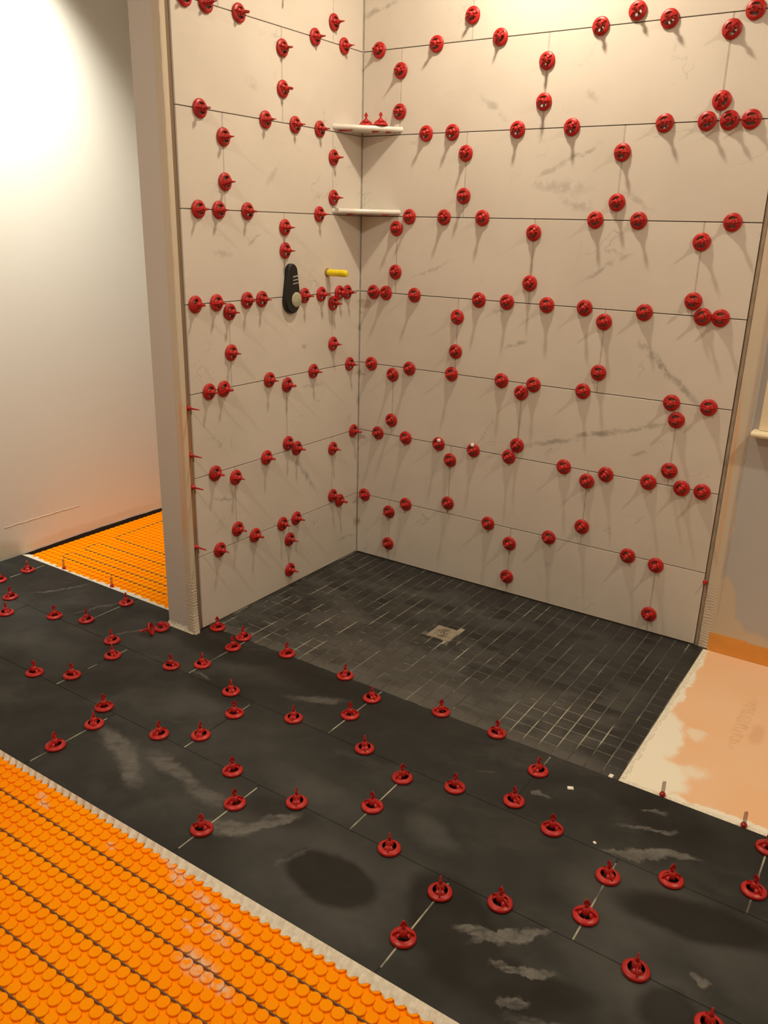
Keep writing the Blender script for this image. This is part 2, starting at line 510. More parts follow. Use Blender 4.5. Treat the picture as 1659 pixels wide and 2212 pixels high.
def mat_red(name, c):
    k = NT(name, 0.38, 0.45)
    r = k.n('ShaderNodeObjectInfo').outputs['Random']
    k.color(k.mix(r, c, tuple(q * 0.82 for q in c)))
    return k.m


M['red'] = mat_red('red_cap_plastic', (0.50, 0.015, 0.012))
M['red_stem'] = mat_red('red_stem_plastic', (0.46, 0.014, 0.014))
kt = NT('pink_see_through_tab', 0.5, 0.3)
kt.b.inputs['Alpha'].default_value = 0.45
kt.color((0.50, 0.22, 0.16))
M['pink_tab'] = kt.m
M['band'] = plain('orange_waterproof_band', (0.80, 0.36, 0.08), 0.8, 0.2, 0.06, 12)

glass = NT('window_glass', 0.02, 0.5)
glass.b.inputs['Transmission Weight'].default_value = 1.0
glass.b.inputs['IOR'].default_value = 1.45
glass.color((0.9, 0.93, 0.93))
M['glass'] = glass.m

GREY = (0.50, 0.485, 0.475)
M['paint_back'] = mat_paint('grey_wall_paint_back', 'back', GREY,
                            [(1.72, 0.0, 0.5, 0.115, -6, 0.25, 1.0), (1.665, 0.16, 0.045, 0.14, 0, 0.3, 1.0), (1.62, 0.8, 0.034, 1.2, 0, 0.2, 0.8), (1.70, 0.09, 0.05, 0.06, 0, .3, 1)])
M['paint_left'] = mat_paint('grey_wall_paint_end', 'back', (0.62, 0.60, 0.565), [(-0.06, -0.01, 0.2, 0.028, -4, 0.4, 1.0)], (0.66, 0.58, 0.44))
M['paint_far'] = mat_paint('pale_wall_paint', 'left', (0.78, 0.75, 0.68), [(-1.05, 0.02, 0.10, 0.06, 0, 0.8, 0.6), (-0.6, 0.03, 0.45, 0.02, 0, 0.8, 0.35)], (0.60, 0.50, 0.33))
M['paint_room'] = mat_paint('room_wall_paint', 'back', (0.60, 0.55, 0.48), [])


def mat_band_compound():
    k = NT('cream_compound_with_orange', 0.9, 0.15)
    uv = k.uv('xyz')
    s = k.n('ShaderNodeSeparateXYZ')
    k.link(uv, s.inputs[0])
    f = k.ramp(k.noise(k.stretch(uv, 0, 40, 40), 1.0, 2), 0.45, 0.62)
    g = k.ramp(k.noise(uv, 2.1, 2), 0.42, 0.58)
    h = k.math('MULTIPLY', k.ramp(s.outputs[2], 0.28, 0.45), k.ramp(s.outputs[2], 1.75, 1.5))
    xw = k.math('ABSOLUTE', k.math('ADD', k.math('SUBTRACT', s.outputs[0], 1.616), k.math('MULTIPLY', k.math('SUBTRACT', k.noise(uv, 3, 2), 0.5), 0.02)))
    narrow = k.math('MAXIMUM', k.ramp(xw, 0.010, 0.004), k.ramp(s.outputs[0], 0.5, 0.4))
    f = k.math('MULTIPLY', f, narrow)
    c = k.mix(k.math('MULTIPLY', k.math('MULTIPLY', g, h), k.math('MULTIPLY', f, 0.8)), (0.62, 0.55, 0.44), (0.78, 0.38, 0.14))
    k.color(c)
    # combed ridges close to the floor
    wv = k.n('ShaderNodeTexWave', wave_type='BANDS', bands_direction='Z')
    k.link(k.warp(k.warp(uv, 12, 0.03), 60, 0.012), wv.inputs[0])
    wv.inputs['Scale'].default_value = 28
    low = k.ramp(s.outputs[2], 0.30, 0.18)
    k.bump(k.math('MULTIPLY', k.math('MULTIPLY', wv.outputs[1], low), k.ramp(k.noise(uv, 30, 3), 0.35, 0.65, 0.3, 1.0)), 0.45, 0.003)
    return k.m


M['compound'] = mat_band_compound()


def mat_groove():
    k = NT('brown_groove', 0.9, 0.1)
    uv = k.uv('xyz')
    s = k.n('ShaderNodeSeparateXYZ')
    k.link(uv, s.inputs[0])
    h = k.math('MULTIPLY', k.ramp(s.outputs[2], 0.2, 0.3), k.ramp(s.outputs[2], 1.0, 0.6))
    c = k.mix(k.math('MULTIPLY', h, k.ramp(k.noise(uv, 5, 3), 0.3, 0.6)), (0.27, 0.20, 0.135), (0.44, 0.24, 0.11))
    k.color(c)
    return k.m


M['groove'] = mat_groove()
M['groove_light'] = plain('tan_groove', (0.36, 0.29, 0.22), 0.9, 0.1, 0.12, 20)

# ------------------------------------------------------------------ setting
X0, X1, Y0 = -1.22, 3.3, -4.6
TT = 0.010     # wall tile thickness
E = 0.0015     # half of a level wall joint
EV = 0.0026    # half of an upright wall joint

floor = MB().box(X0 - 0.1, Y0, -0.12, X1, 0.15, -0.020).build('floor', M['slab'])
tag(floor, kind='structure')
ceiling = MB().box(X0 - 0.1, Y0, ROOM_H, X1, 0.15, ROOM_H + 0.1).build('ceiling', M['ceiling'])
tag(ceiling, kind='structure')

WX0, WX1, WZ0, WZ1 = 1.765, 2.72, 0.858, 2.10     # window opening
mb = MB()
mb.box(X0 - 0.1, 0.0085, -0.02, WX0, 0.15, ROOM_H).box(WX1, 0.0085, -0.02, X1, 0.15, ROOM_H)
mb.box(WX0, 0.0085, -0.02, WX1, 0.15, WZ0).box(WX0, 0.0085, WZ1, WX1, 0.15, ROOM_H)
wall_back = mb.build('wall_back', M['mortar'])
tag(wall_back, kind='structure')
mb = MB()
mb.box(1.640, 0.0, -0.02, WX0, 0.0085, ROOM_H).box(WX1, 0.0, -0.02, X1, 0.0085, ROOM_H)
mb.box(WX0, 0.0, -0.02, WX1, 0.0085, WZ0).box(WX0, 0.0, WZ1, WX1, 0.0085, ROOM_H)
mb.box(X0, 0.0, -0.02, -0.138, 0.0085, ROOM_H)
mb.build('plasterboard', M['paint_back'], wall_back)

wall_left = MB().box(-0.138, -1.055, -0.02, -0.010, 0.0, ROOM_H).build('wall_left', M['paint_left'])
tag(wall_left, kind='structure')
wall_far = MB().box(X0 - 0.1, Y0, -0.02, X0, 0.0085, ROOM_H).build('wall_far_left', M['paint_far'])
tag(wall_far, kind='structure')
wall_right = MB().box(X1, Y0, -0.02, X1 + 0.1, 0.15, ROOM_H).build('wall_right', M['paint_room'])
tag(wall_right, kind='structure')
wall_front = MB().box(X0 - 0.1, Y0 - 0.1, -0.02, X1 + 0.1, Y0, ROOM_H).build('wall_front', M['paint_room'])
tag(wall_front, kind='structure')

# ragged plaster seam low on the far left wall
random.seed(4)
mb = MB()
ys = [-1.04 + 0.40 * i / 24 for i in range(25)]
prof = [(y, 0.151 + random.uniform(-0.002, 0.002), 0.0016 + random.uniform(0, 0.0016)) for y in ys]
for (ya, za, ta), (yb, zb, tb) in zip(prof, prof[1:]):
    mb.add([(X0 + 0.0002, ya, za - ta), (X0 + 0.0015, ya, za), (X0 + 0.0002, ya, za + ta), (X0 + 0.0002, yb, zb - tb), (X0 + 0.0015, yb, zb), (X0 + 0.0002, yb, zb + tb)],
           [(0, 1, 4, 3), (1, 2, 5, 4)])
mb.build('plaster_seam', M['thinset'], wall_far)
# dark gap filler at its foot
mb = MB()
ys = [-0.975 + 0.975 * i / 40 for i in range(41)]
pr = [(y, -0.003 + 0.007 * math.sin(math.pi * min(1, (y + 0.975) / 0.95)) + random.uniform(-0.0012, 0.0012)) for y in ys]
for (ya, za), (yb, zb) in zip(pr, pr[1:]):
    mb.box(X0 + 0.0002, ya, -0.016, X0 + 0.0045, yb, (za + zb) / 2)
mb.build('edge_strip', M['black_foam'], wall_far)

# window in the back wall, only its left edge shows in the photograph
win = MB().box(1.685, -0.020, WZ0 + 0.001, WX0 + 0.008, -0.0002, WZ1 + 0.085).box(WX1 - 0.008, -0.020, WZ0 + 0.001, WX1 + 0.08, -0.0002, WZ1 + 0.085) \
    .box(WX0 + 0.008, -0.020, WZ1 - 0.008, WX1 - 0.008, -0.0002, WZ1 + 0.085).build('window_1', M['cream_trim'])
tag(win, kind='structure')
mb = MB()
prof = [(-0.0002, 0.838), (-0.050, 0.838), (-0.058, 0.842), (-0.060, 0.848), (-0.058, 0.854), (-0.050, 0.8575), (-0.0002, 0.8575)]
vs = [(x, y, z) for x in (1.668, WX1 + 0.10) for y, z in prof]
n = len(prof)
mb.add(vs, [tuple(range(n)), tuple(reversed(range(n, 2 * n)))] + [((i + 1) % n, i, n + i, n + (i + 1) % n) for i in range(n)])
mb.build('window_sill', M['cream_trim'], win)
mb = MB()
for (a, b, c, d) in ((WX0, WZ0, WX0 + 0.05, WZ1), (WX1 - 0.05, WZ0, WX1, WZ1), (WX0 + 0.05, WZ0, WX1 - 0.05, WZ0 + 0.06), (WX0 + 0.05, WZ1 - 0.05, WX1 - 0.05, WZ1), (WX0 + 0.05, 1.46, WX1 - 0.05, 1.50)):
    mb.box(a, 0.03, b, c, 0.07, d)
sash = mb.build('window_sash', M['cream_trim'], win)
for z0, z1 in ((WZ0 + 0.06, 1.46), (1.50, WZ1 - 0.05)):
    MB().box(WX0 + 0.05, 0.048, z0, WX1 - 0.05, 0.052, z1).build('pane', M['glass'], sash)

# ------------------------------------------------------------------ wall tiles, one object each
ZR, P, Q = 0.29713, 0.3064, 0.6112
rows = [(0.0035, ZR)]
z = ZR
while z < ROOM_H - 0.02:
    rows.append((z, min(z + P, ROOM_H - 0.002)))
    z += P
cache = {}


def slab_mesh(w, h, t, c, m, name):
    key = (round(w, 4), round(h, 4), round(t, 4), m.name)
    if key not in cache:
        cache[key] = MB().slab(0, 0, w, h, -t, 0, c).mesh(name, m)
    return cache[key]


for b, (z0, z1) in enumerate(rows):
    odd = b % 2 == 0
    cuts = [0.0015] + [c for c in ((0.18319 if odd else 0.48879) + Q * k for k in range(3)) if c < 1.58] + [1.588]
    for x0, x1 in zip(cuts, cuts[1:]):
        w, h = x1 - x0 - 2 * EV, z1 - z0 - 2 * E
        put('tile', slab_mesh(w, h, 0.0080, 0.0008, M['tile_back'], 'tile'), wall_back, frame(((x0 + x1) / 2, 0.0, (z0 + z1) / 2), 'back'))
    for c in cuts[1:-1]:
        MB().box(c - EV, 0.0007, z0 + E, c + EV, 0.0084, z1 - E).build('joint_filler', M['wall_joint'], wall_back)
    cuts = [-1.013] + ([-0.49662] if odd else [-0.8063, -0.1951]) + [-0.0002]
    for y0, y1 in zip(cuts, cuts[1:]):
        w, h = y1 - y0 - 2 * EV, z1 - z0 - 2 * E
        put('tile', slab_mesh(w, h, 0.0095, 0.0008, M['tile_left'], 'tile'), wall_left, frame((0.0, (y0 + y1) / 2, (z0 + z1) / 2), 'left'))
# thin silicone seam in the corner
for b, (z0, z1) in enumerate(rows):
    for c in ([-0.49662] if b % 2 == 0 else [-0.8063, -0.1951]):
        MB().box(-0.0095, c - EV, z0 + E, -0.0007, c + EV, z1 - E).build('joint_filler', M['wall_joint'], wall_left)
MB().box(-0.0085, -0.0016, 0.0, 0.0016, 0.0080, ROOM_H).build('corner_joint', M['wall_joint'], wall_back)

# compound strips beside the tiled fields
random.seed(7)


def rough_strip(name, m, parent, fn, n=70, k=4, amp=0.0012):
    mb = MB()
    g = [[fn(i / n, j / k, random.uniform(-1, 1) * amp) for j in range(k + 1)] for i in range(n + 1)]
    vs = [q for r in g for q in r]
    fs = [(i * (k + 1) + j, i * (k + 1) + j + 1, (i + 1) * (k + 1) + j + 1, (i + 1) * (k + 1) + j) for i in range(n) for j in range(k)]
    return mb.add(vs, fs).build(name, m, parent, True)


MB().box(1.5885, 0.0045, 0.0, 1.604, 0.0084, ROOM_H).build('groove_filler', M['groove_light'], wall_back)
MB().box(1.604, 0.0006, 0.0, 1.6395, 0.0084, ROOM_H).build('corner_bead', M['compound'], wall_back)
rough_strip('compound_skim', M['compound'], wall_back, lambda a, b, r: (1.603 + 0.040 * b, 0.0004 - 0.0016 * math.sin(math.pi * b) + r * (0 if b in (0, 1) else 0.6), 0.001 + a * (ROOM_H - 0.002)))
MB().box(1.6455, -0.0012, 0.30, 1.6475, -0.0001, 2.7).box(1.6525, -0.0010, 0.15, 1.6537, -0.0001, 2.7).build('bead_ridge', M['paint_back'], wall_back)
# left wall end
MB().box(-0.0098, -1.034, 0.0, -0.0060, -1.0135, ROOM_H).build('groove_filler', M['groove'], wall_left)
MB().box(-0.0098, -1.055, 0.0, -0.0005, -1.034, ROOM_H).build('corner_bead', M['compound'], wall_left)


def edge_skim(a, b, r):
    z = a * (ROOM_H - 0.002) + 0.001
    fl = 0.014 * max(0, 1 - z / 0.10) ** 1.5
    pts = [(-0.034, -1.0553), (-0.016, -1.0566), (0.0004, -1.0572), (0.0014, -1.0555), (0.0012, -1.045), (0.0002, -1.0335)]
    x, y = pts[int(round(b * 5))]
    rr = 0 if b in (0, 1) else r
    return (x + rr * 0.6 + (fl if x > -0.01 else fl * 0.3), y - fl * 0.5 + rr * 0.6, z)


sk = rough_strip('compound_skim', M['compound'], wall_left, edge_skim, 110, 5, 0.0016)
# thinset fillet at the foot of the wall end
random.seed(9)
mb = MB()
n = 30
for i in range(n):
    xa, xb = -0.140 + 0.142 * i / n, -0.140 + 0.142 * (i + 1) / n
    h = 0.016 + random.uniform(-0.004, 0.005)
    mb.add([(xa, -1.0552, -0.001), (xa, -1.067, 0.0004), (xa, -1.0575, h * 0.7), (xa, -1.0552, h), (xb, -1.0552, -0.001), (xb, -1.067, 0.0004), (xb, -1.0575, h * 0.7), (xb, -1.0552, h)],
           [(1, 5, 6, 2), (2, 6, 7, 3), (0, 1, 2, 3), (4, 7, 6, 5)])
mb.build('thinset_fillet', M['thinset'], wall_left)

# waterproof band on the back wall at the right
mb = MB()
n = 24
random.seed(2)
for i in range(n):
    xa, xb = 1.636 + 1.6 * i / n, 1.636 + 1.6 * (i + 1) / n
    mb.box(xa, -0.0016, -0.003, xb, -0.0002, 0.066 + random.uniform(0, 0.006))
tag(mb.build('waterproofing_band', M['band']), 'orange waterproofing strip along the foot of the grey back wall', 'tape')

# ------------------------------------------------------------------ floor fields
ROWY = [-0.975, -1.2816, -1.588, -1.9095]
MB().box(X0, -1.9100, -0.020, X1, -0.9755, -0.0016).build('joint_bed', M['dark_joint'], floor)
for r in range(3):
    y1, y0 = ROWY[r], ROWY[r + 1]
    off = 0.1985 if r != 1 else -0.1045
    cuts = [X0 + 0.003] + [off + Q * k for k in range(-3, 6) if X0 + 0.02 < off + Q * k < X1 - 0.02] + [X1]
    for x0, x1 in zip(cuts, cuts[1:]):
        wj, hj = 0.0044, 0.0014
        if r == 0 and x0 < -0.13 < x1:            # cut round the wall end: left piece, front strip, right piece
            mb = MB()
            ya, yb = y0 + hj / 2, y1 - hj / 2
            xa, xb = x0 + wj / 2, x1 - wj / 2
            ring = [(xa, ya), (xb, ya), (xb, yb), (0.010, yb), (0.010, -1.058), (-0.141, -1.058), (-0.141, yb), (xa, yb)]
            vs = [(x, y, z) for z in (-0.010, 0.0) for x, y in ring]
            fs = [tuple(range(8, 16)), tuple(reversed(range(8)))] + [(i, (i + 1) % 8, 8 + (i + 1) % 8, 8 + i) for i in range(8)]
            mb.add(vs, fs).build('tile', M['floor_tile'], floor)
            continue
        w, h = x1 - x0 - wj, y1 - y0 - hj
        put('tile', slab_mesh(w, h, 0.010, 0.0007, M['floor_tile'], 'tile'), floor, frame(((x0 + x1) / 2, (y0 + y1) / 2, 0), 'floor'))
# pale filler in the short joints
for r, x, ya, yb in ((0, 0.1985, -1.275, -0.99), (1, 0.5067, -1.40, -1.30), (1, 0.5067, -1.585, -1.50), (0, 0.8097, -1.275, -0.98), (1, 1.1179, -1.585, -1.36), (1, 1.7291, -1.585, -1.30),
                     (0, 2.0321, -1.278, -0.98), (2, 1.4209, -1.89, -1.60), (2, 0.1985, -1.89, -1.62), (1, -0.1045, -1.585, -1.50), (1, -0.1045, -1.46, -1.42), (1, -0.1045, -1.36, -1.288),
                     (0, -0.4127, -1.26, -1.05), (0, 1.4209, -1.04, -0.985), (2, 0.8097, -1.89, -1.60), (2, 2.0321, -1.89, -1.60), (0, -1.0239, -1.16, -0.99)):
    MB().box(x - 0.0021, ya, -0.0014, x + 0.0021, yb, -0.0006).build('joint_filler', M['joint'], floor)

# shower floor of small square tiles
SX1, SY0 = 1.6222, -0.975
MB().box(-0.006, SY0 + 0.0005, -0.020, SX1, 0.0, -0.0012).build('grout', M['grout'], floor)
DR = (0.767, -0.487, 0.0505)
CR = CAM_R.to_3x3().transposed()
CP = Vector((2.14323097, -3.01602636, 1.48232300))
pieces = []
G = 0.0040
nx, ny = 32, 19
for i in range(nx):
    for j in range(ny):
        x1 = SX1 - 0.0015 - i * PITCH
        x0 = x1 - PITCH + G
        y0 = SY0 + 0.0013 + j * PITCH
        y1 = y0 + PITCH - 0.0026
        x0, y1 = max(x0, 0.002), min(y1, -0.0025)
        if x1 - x0 < 0.006 or y1 - y0 < 0.006:
            continue
        dx0, dx1, dy0, dy1 = DR[0] - DR[2] - 0.002, DR[0] + DR[2] + 0.002, DR[1] - DR[2] - 0.002, DR[1] + DR[2] + 0.002
        if x0 < dx1 and x1 > dx0 and y0 < dy1 and y1 > dy0:
            cand = []
            if x0 < dx0: cand.append((x0, y0, dx0, y1))
            if x1 > dx1: cand.append((dx1, y0, x1, y1))
            if y0 < dy0: cand.append((x0, y0, x1, dy0))
            if y1 > dy1: cand.append((x0, dy1, x1, y1))
            cand = [c for c in cand if c[2] - c[0] > 0.004 and c[3] - c[1] > 0.004]
            if not cand:
                continue
            x0, y0, x1, y1 = max(cand, key=lambda c: (c[2] - c[0]) * (c[3] - c[1]))
        d = (Vector(((x0 + x1) / 2, (y0 + y1) / 2, 0)) - CP).length
        pieces.append((d, x0, y0, x1, y1))
pieces.sort()
rest = MB()
random.seed(11)
for n, (d, x0, y0, x1, y1) in enumerate(pieces):
    dz = random.uniform(-0.0003, 0.0003)
    if n < 300:
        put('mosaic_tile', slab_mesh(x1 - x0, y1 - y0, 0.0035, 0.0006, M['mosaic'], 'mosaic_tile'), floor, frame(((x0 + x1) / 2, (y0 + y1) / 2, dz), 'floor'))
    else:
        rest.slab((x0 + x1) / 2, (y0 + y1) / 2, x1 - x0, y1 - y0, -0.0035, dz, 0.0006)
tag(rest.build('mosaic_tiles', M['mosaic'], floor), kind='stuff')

# drain
dr = empty('shower_drain', Matrix.Translation((DR[0], DR[1], 0)))
tag(dr, 'small square metal drain grate with curved slots in the dark shower floor', 'drain')
MB().box(-0.049, -0.049, -0.0025, 0.049, 0.049, -0.0018).build('drain_well', M['drain_dark'], dr)
plate = MB()
# square frame with a round opening
seg = 48
vs, fs = [], []
for s in range(seg):
    a = 2 * math.pi * s / seg
    c, q = math.cos(a), math.sin(a)
    k = 0.049 / max(abs(c), abs(q))
    vs += [(0.037 * c, 0.037 * q, 0.0012), (k * c, k * q, 0.0012), (k * c, k * q, -0.0024), (0.037 * c, 0.037 * q, -0.0018)]
for s in range(seg):
    t = (s + 1) % seg
    for i in range(4):
        j = (i + 1) % 4
        fs.append((s * 4 + i, s * 4 + j, t * 4 + j, t * 4 + i))
plate.add(vs, fs).build('frame', M['steel'], dr)
gr = MB()
for r0, r1 in ((0.0, 0.009), (0.0150, 0.0185), (0.0245, 0.0280), (0.0335, 0.0375)):
    for s in range(seg):
        a0, a1 = 2 * math.pi * s / seg, 2 * math.pi * (s + 1) / seg
        vs = [(r * math.cos(a), r * math.sin(a), z) for z in (-0.0018, 0.0010) for r, a in ((r0, a0), (r1, a0), (r1, a1), (r0, a1))]
        gr.add(vs, [(4, 5, 6, 7), (1, 2, 6, 5), (3, 0, 4, 7)])
for a in (-0.6, -0.6 + math.pi / 2):
    c, s = math.cos(a), math.sin(a)
    L, W = 0.037, 0.0022 if a < 0 else 0.0060
    pts = [(-L, -W), (L, -W), (L, W), (-L, W)]
    vs = [(x * c - y * s, x * s + y * c, z) for z in (-0.0018, 0.0011) for x, y in pts]
    gr.add(vs, [(4, 5, 6, 7), (0, 1, 5, 4), (1, 2, 6, 5), (2, 3, 7, 6), (3, 0, 4, 7)])
gr.build('grate', M['steel'], dr)

# peach membrane on the floor to the right of the shower
mb = MB()
n = 40
random.seed(3)
mb.box(SX1 + 0.0015, -0.966, -0.0198, X1, -0.0022, -0.0035)
memb = mb.build('waterproofing_membrane', M['membrane'])
tag(memb, 'peach fleece membrane on the floor right of the shower, smeared with white thinset', 'membrane')
mb = MB()
for i in range(60):
    xa, xb = SX1 + 0.0015 + 1.65 * i / 60, SX1 + 0.0015 + 1.65 * (i + 1) / 60
    mb.box(xa, -0.9745, -0.0198, xb, -0.957 + random.uniform(-0.003, 0.004), -0.0028)
for i in range(50):
    ya, yb = -0.955 + 0.93 * i / 50, -0.955 + 0.93 * (i + 1) / 50
    mb.box(SX1 + 0.0015, ya, -0.0034, SX1 + 0.014 + random.uniform(-0.004, 0.006), yb, -0.0022)
mb.build('thinset_ridge', M['thinset'], memb)

# thinset squeezed out between dark tiles and orange mats
random.seed(21)


def jag_strip(name, x0, x1, ytop, ybot, z0, z1, n, parent, amp):
    mb = MB()
    pr = []
    for i in range(n + 1):
        x = x0 + (x1 - x0) * i / n
        tooth = 0.0042 * (1 if i % 4 in (1, 2) else -1)
        pr.append((x, ybot(x) + tooth + random.uniform(-amp, amp)))
    s = 1 if ybot(x0) > ytop else -1
    for (xa, ya), (xb, yb) in zip(pr, pr[1:]):
        vs = [(xa, ytop, -0.0168), (xb, ytop, -0.0168), (xb, ytop, z0), (xa, ytop, z0), (xa, ya, -0.0168), (xb, yb, -0.0168), (xa, ya, z1), (xb, yb, z1)]
        mb.add(vs, [(3, 2, 7, 6), (6, 7, 5, 4)] if s < 0 else [(2, 3, 6, 7), (7, 6, 4, 5)])
    return mb.build(name, M['thinset'], parent)


# ------------------------------------------------------------------ orange heating mats
SP = 0.0305
stud_me = MB().lathe([(0.0150, 0.0), (0.0147, 0.0042), (0.0136, 0.0054)], 14, cap=True).mesh('stud', M['mat'])
ZB = -0.0178


def mat_field(name, x0, x1, y0, y1, label, ys0, sx0, sx1, keep):
    m = empty(name, Matrix.Translation(((x0 + x1) / 2, (y0 + y1) / 2, -0.0195)))
    tag(m, label, 'underfloor mat', None)
    inv = m.matrix_world.inverted()
    o = MB().box(x0, y0, -0.0197, x1, y1, ZB).build('base_sheet', M['mat'], m)
    o.matrix_basis = inv
    pts = []
    i = 0
    x = sx0
    while x <= sx1:
        for j in range(60):
            y = ys0 - j * SP
            if y < max(y0, -2.70) + 0.012:
                break
            pts.append((x, y))
        x += SP
    pts.sort(key=lambda q: (Vector((q[0], q[1], 0)) - CP).length)
    vis = [q for q in pts if keep(q)]
    hid = [q for q in pts if not keep(q)]
    for x, y in vis[:300]:
        put('stud', stud_me, m, inv @ Matrix.Translation((x, y, ZB)))
    r = MB()
    for x, y in vis[300:] + hid:
        vv = [(v.co.x + x, v.co.y + y, v.co.z + ZB) for v in stud_me.vertices]
        r.add(vv, [tuple(f.vertices) for f in stud_me.polygons])
    if r.v:
        o = r.build('studs', M['mat'], m)
        o.matrix_basis = inv
        tag(o, kind='stuff')
    return m


def inframe(q):
    v = CR @ (Vector((q[0], q[1], -0.012)) - CP)
    u = 1659 / 2 + 1782.757 * v.x / -v.z
    w = 2212 / 2 - 1782.757 * v.y / -v.z
    return -10 < u < 1669 and -10 < w < 2222


front_mat = mat_field('heating_mat', X0, X1, -2.9, -1.9112, 'large orange studded plastic mat filling the floor in the foreground', -1.9275, -0.15, 1.75, inframe)
back_mat = mat_field('heating_mat', X0 + 0.007, -0.1395, -0.985, -0.002, 'smaller orange studded mat behind the wall end on the left', -0.9975 + SP * 32, X0 + 0.028, -0.155, lambda q: q[1] < -0.10 and inframe(q))
# remove overlap issues: cables lie in the channels half a pitch off the stud rows
ZC = ZB + 0.0034


def cable(name, pts, label):
    o = MB().tube(pts, 0.0026, 6).build(name, M['cable'], None, True)
    tag(o, label, 'cable', 'heating cables laid in the orange mats')
    return o


base_y = -1.9275 - SP / 2
names = ['nearest the dark tiles', 'second from the dark tiles', 'third from the dark tiles', 'fourth from the dark tiles', 'fifth from the dark tiles', 'sixth from the dark tiles']
for k in range(5):
    y = base_y - SP * (2 + 3 * k)
    random.seed(k)
    pts = [(-0.2 + 0.061 * i, y + random.uniform(-0.0004, 0.0004), ZC) for i in range(36)]
    cable('heating_cable', pts, 'brown heating cable on the foreground mat, ' + names[k])
by = -0.9975 + SP * 32
def chan(y):
    return by - SP / 2 - SP * round((by - SP / 2 - y) / SP)
XL = X0 + 0.028 + SP * 3.5
def loop(ya, yb, label):
    ya, yb = chan(ya), chan(yb)
    pts = [(-0.145, ya, ZC), (XL + 0.02, ya, ZC), (XL + 0.006, ya + (0.006 if yb > ya else -0.006), ZC), (XL, ya + (0.02 if yb > ya else -0.02), ZC), (XL, yb - (0.02 if yb > ya else -0.02), ZC), (XL + 0.006, yb - (0.006 if yb > ya else -0.006), ZC), (XL + 0.02, yb, ZC), (-0.145, yb, ZC)]
    cable('heating_cable', pts, label)
loop(-0.645, -0.725, 'brown heating cable loop, middle one on the mat behind the wall end')
loop(-0.80, -0.875, 'brown heating cable loop, nearer one on the mat behind the wall end')
cable('heating_cable', [(XL - 0.03, chan(-0.955), ZC), (-0.145, chan(-0.955), ZC)], 'straight brown heating cable along the front edge of the rear mat')
cable('heating_cable', [(-0.145, chan(-0.565), ZC), (XL + 0.02, chan(-0.565), ZC), (XL + 0.003, chan(-0.565) + 0.008, ZC), (XL, chan(-0.565) + 0.03, ZC), (XL - 0.002, -0.06, ZC)], 'farthest brown heating cable on the rear mat, turning along the pale wall')

s1 = jag_strip('thinset_strip', X0, X1, -1.9094, lambda x: -1.9195 - 0.014 * min(1, max(0, (x - 0.5) / 0.6)), 0.0002, -0.0118, 592, None, 0.0022)
tag(s1, 'cream ragged line of thinset between dark tiles and the foreground orange mat', 'mortar')
s2 = jag_strip('thinset_strip', X0 + 0.01, -0.145, -0.9762, lambda x: -0.950 + 0.006 * math.sin(x * 9), 0.0002, -0.0060, 90, None, 0.004)
tag(s2, 'thin cream line of thinset between dark tiles and the rear orange mat', 'mortar')

# ------------------------------------------------------------------ levelling clips
def cap_mesh():
    mb = MB()
    mb.lathe([(0.0292, 0.0010), (0.0299, 0.0035), (0.0293, 0.0066), (0.0268, 0.0086), (0.0225, 0.0098), (0.0186, 0.0122), (0.0178, 0.0105), (0.0205, 0.0070), (0.0240, 0.0045), (0.0262, 0.0008)], 30, closed=True)
    # conical hub, hollow
    mb.lathe([(0.0100, 0.0120), (0.0108, 0.0170), (0.0096, 0.0225), (0.0066, 0.0290), (0.0046, 0.0295), (0.0046, 0.0160), (0.0088, 0.0120)], 18, closed=True)
    # two broad shell arms leave two windows
    for c in (0, math.pi):
        na = 8
        for half in range(1):
            vs = []
            for i in range(na + 1):
                a = c + math.radians(-42 + 84 * i / na)
                for r, z in ((0.0105, 0.0195), (0.0150, 0.0160), (0.0195, 0.0118), (0.0190, 0.0098), (0.0145, 0.0130), (0.0100, 0.0165)):
                    vs.append((r * math.cos(a), r * math.sin(a), z))
            fs = []
            for i in range(na):
                for j in range(6):
                    l = (j + 1) % 6
                    fs.append((i * 6 + j, i * 6 + l, (i + 1) * 6 + l, (i + 1) * 6 + j))
            fs += [tuple(reversed(range(6))), tuple(range(na * 6, na * 6 + 6))]
            mb.add(vs, [tuple(reversed(f)) for f in fs])
        # grip fin on each arm
        s = 1 if c == 0 else -1
        t = 0.0014
        pf = [(0.0078, 0.0160), (0.0240, 0.0075), (0.0250, 0.0120), (0.0200, 0.0175), (0.0120, 0.0225), (0.0080, 0.0240)]
        vs = [(s * x, y, z) for y in (-t, t) for x, z in pf]
        n = len(pf)
        mb.add(vs, [tuple(range(n)), tuple(reversed(range(n, 2 * n)))] + [((i + 1) % n, i, n + i, n + (i + 1) % n) for i in range(n)])
    return mb


def stem_mesh():
    prof = [(0.0030, 0.0002)]
    for i in range(9):
        z = 0.004 + i * 0.0040
        prof += [(0.0036, z), (0.0044, z + 0.0018)]
    prof += [(0.0032, 0.0395)]
    mb = MB().lathe(prof, 10)
    t = 0.0017
    pf = [(-0.0078, 0.0370), (0.0078, 0.0370), (0.0070, 0.0425), (0.0036, 0.0480), (0.0012, 0.0515), (-0.0012, 0.0515), (-0.0036, 0.0480), (-0.0070, 0.0425)]
    vs = [(x, y, z) for y in (-t, t) for x, z in pf]
    n = len(pf)
    mb.add(vs, [tuple(range(n)), tuple(reversed(range(n, 2 * n)))] + [((i + 1) % n, i, n + i, n + (i + 1) % n) for i in range(n)])
    return mb


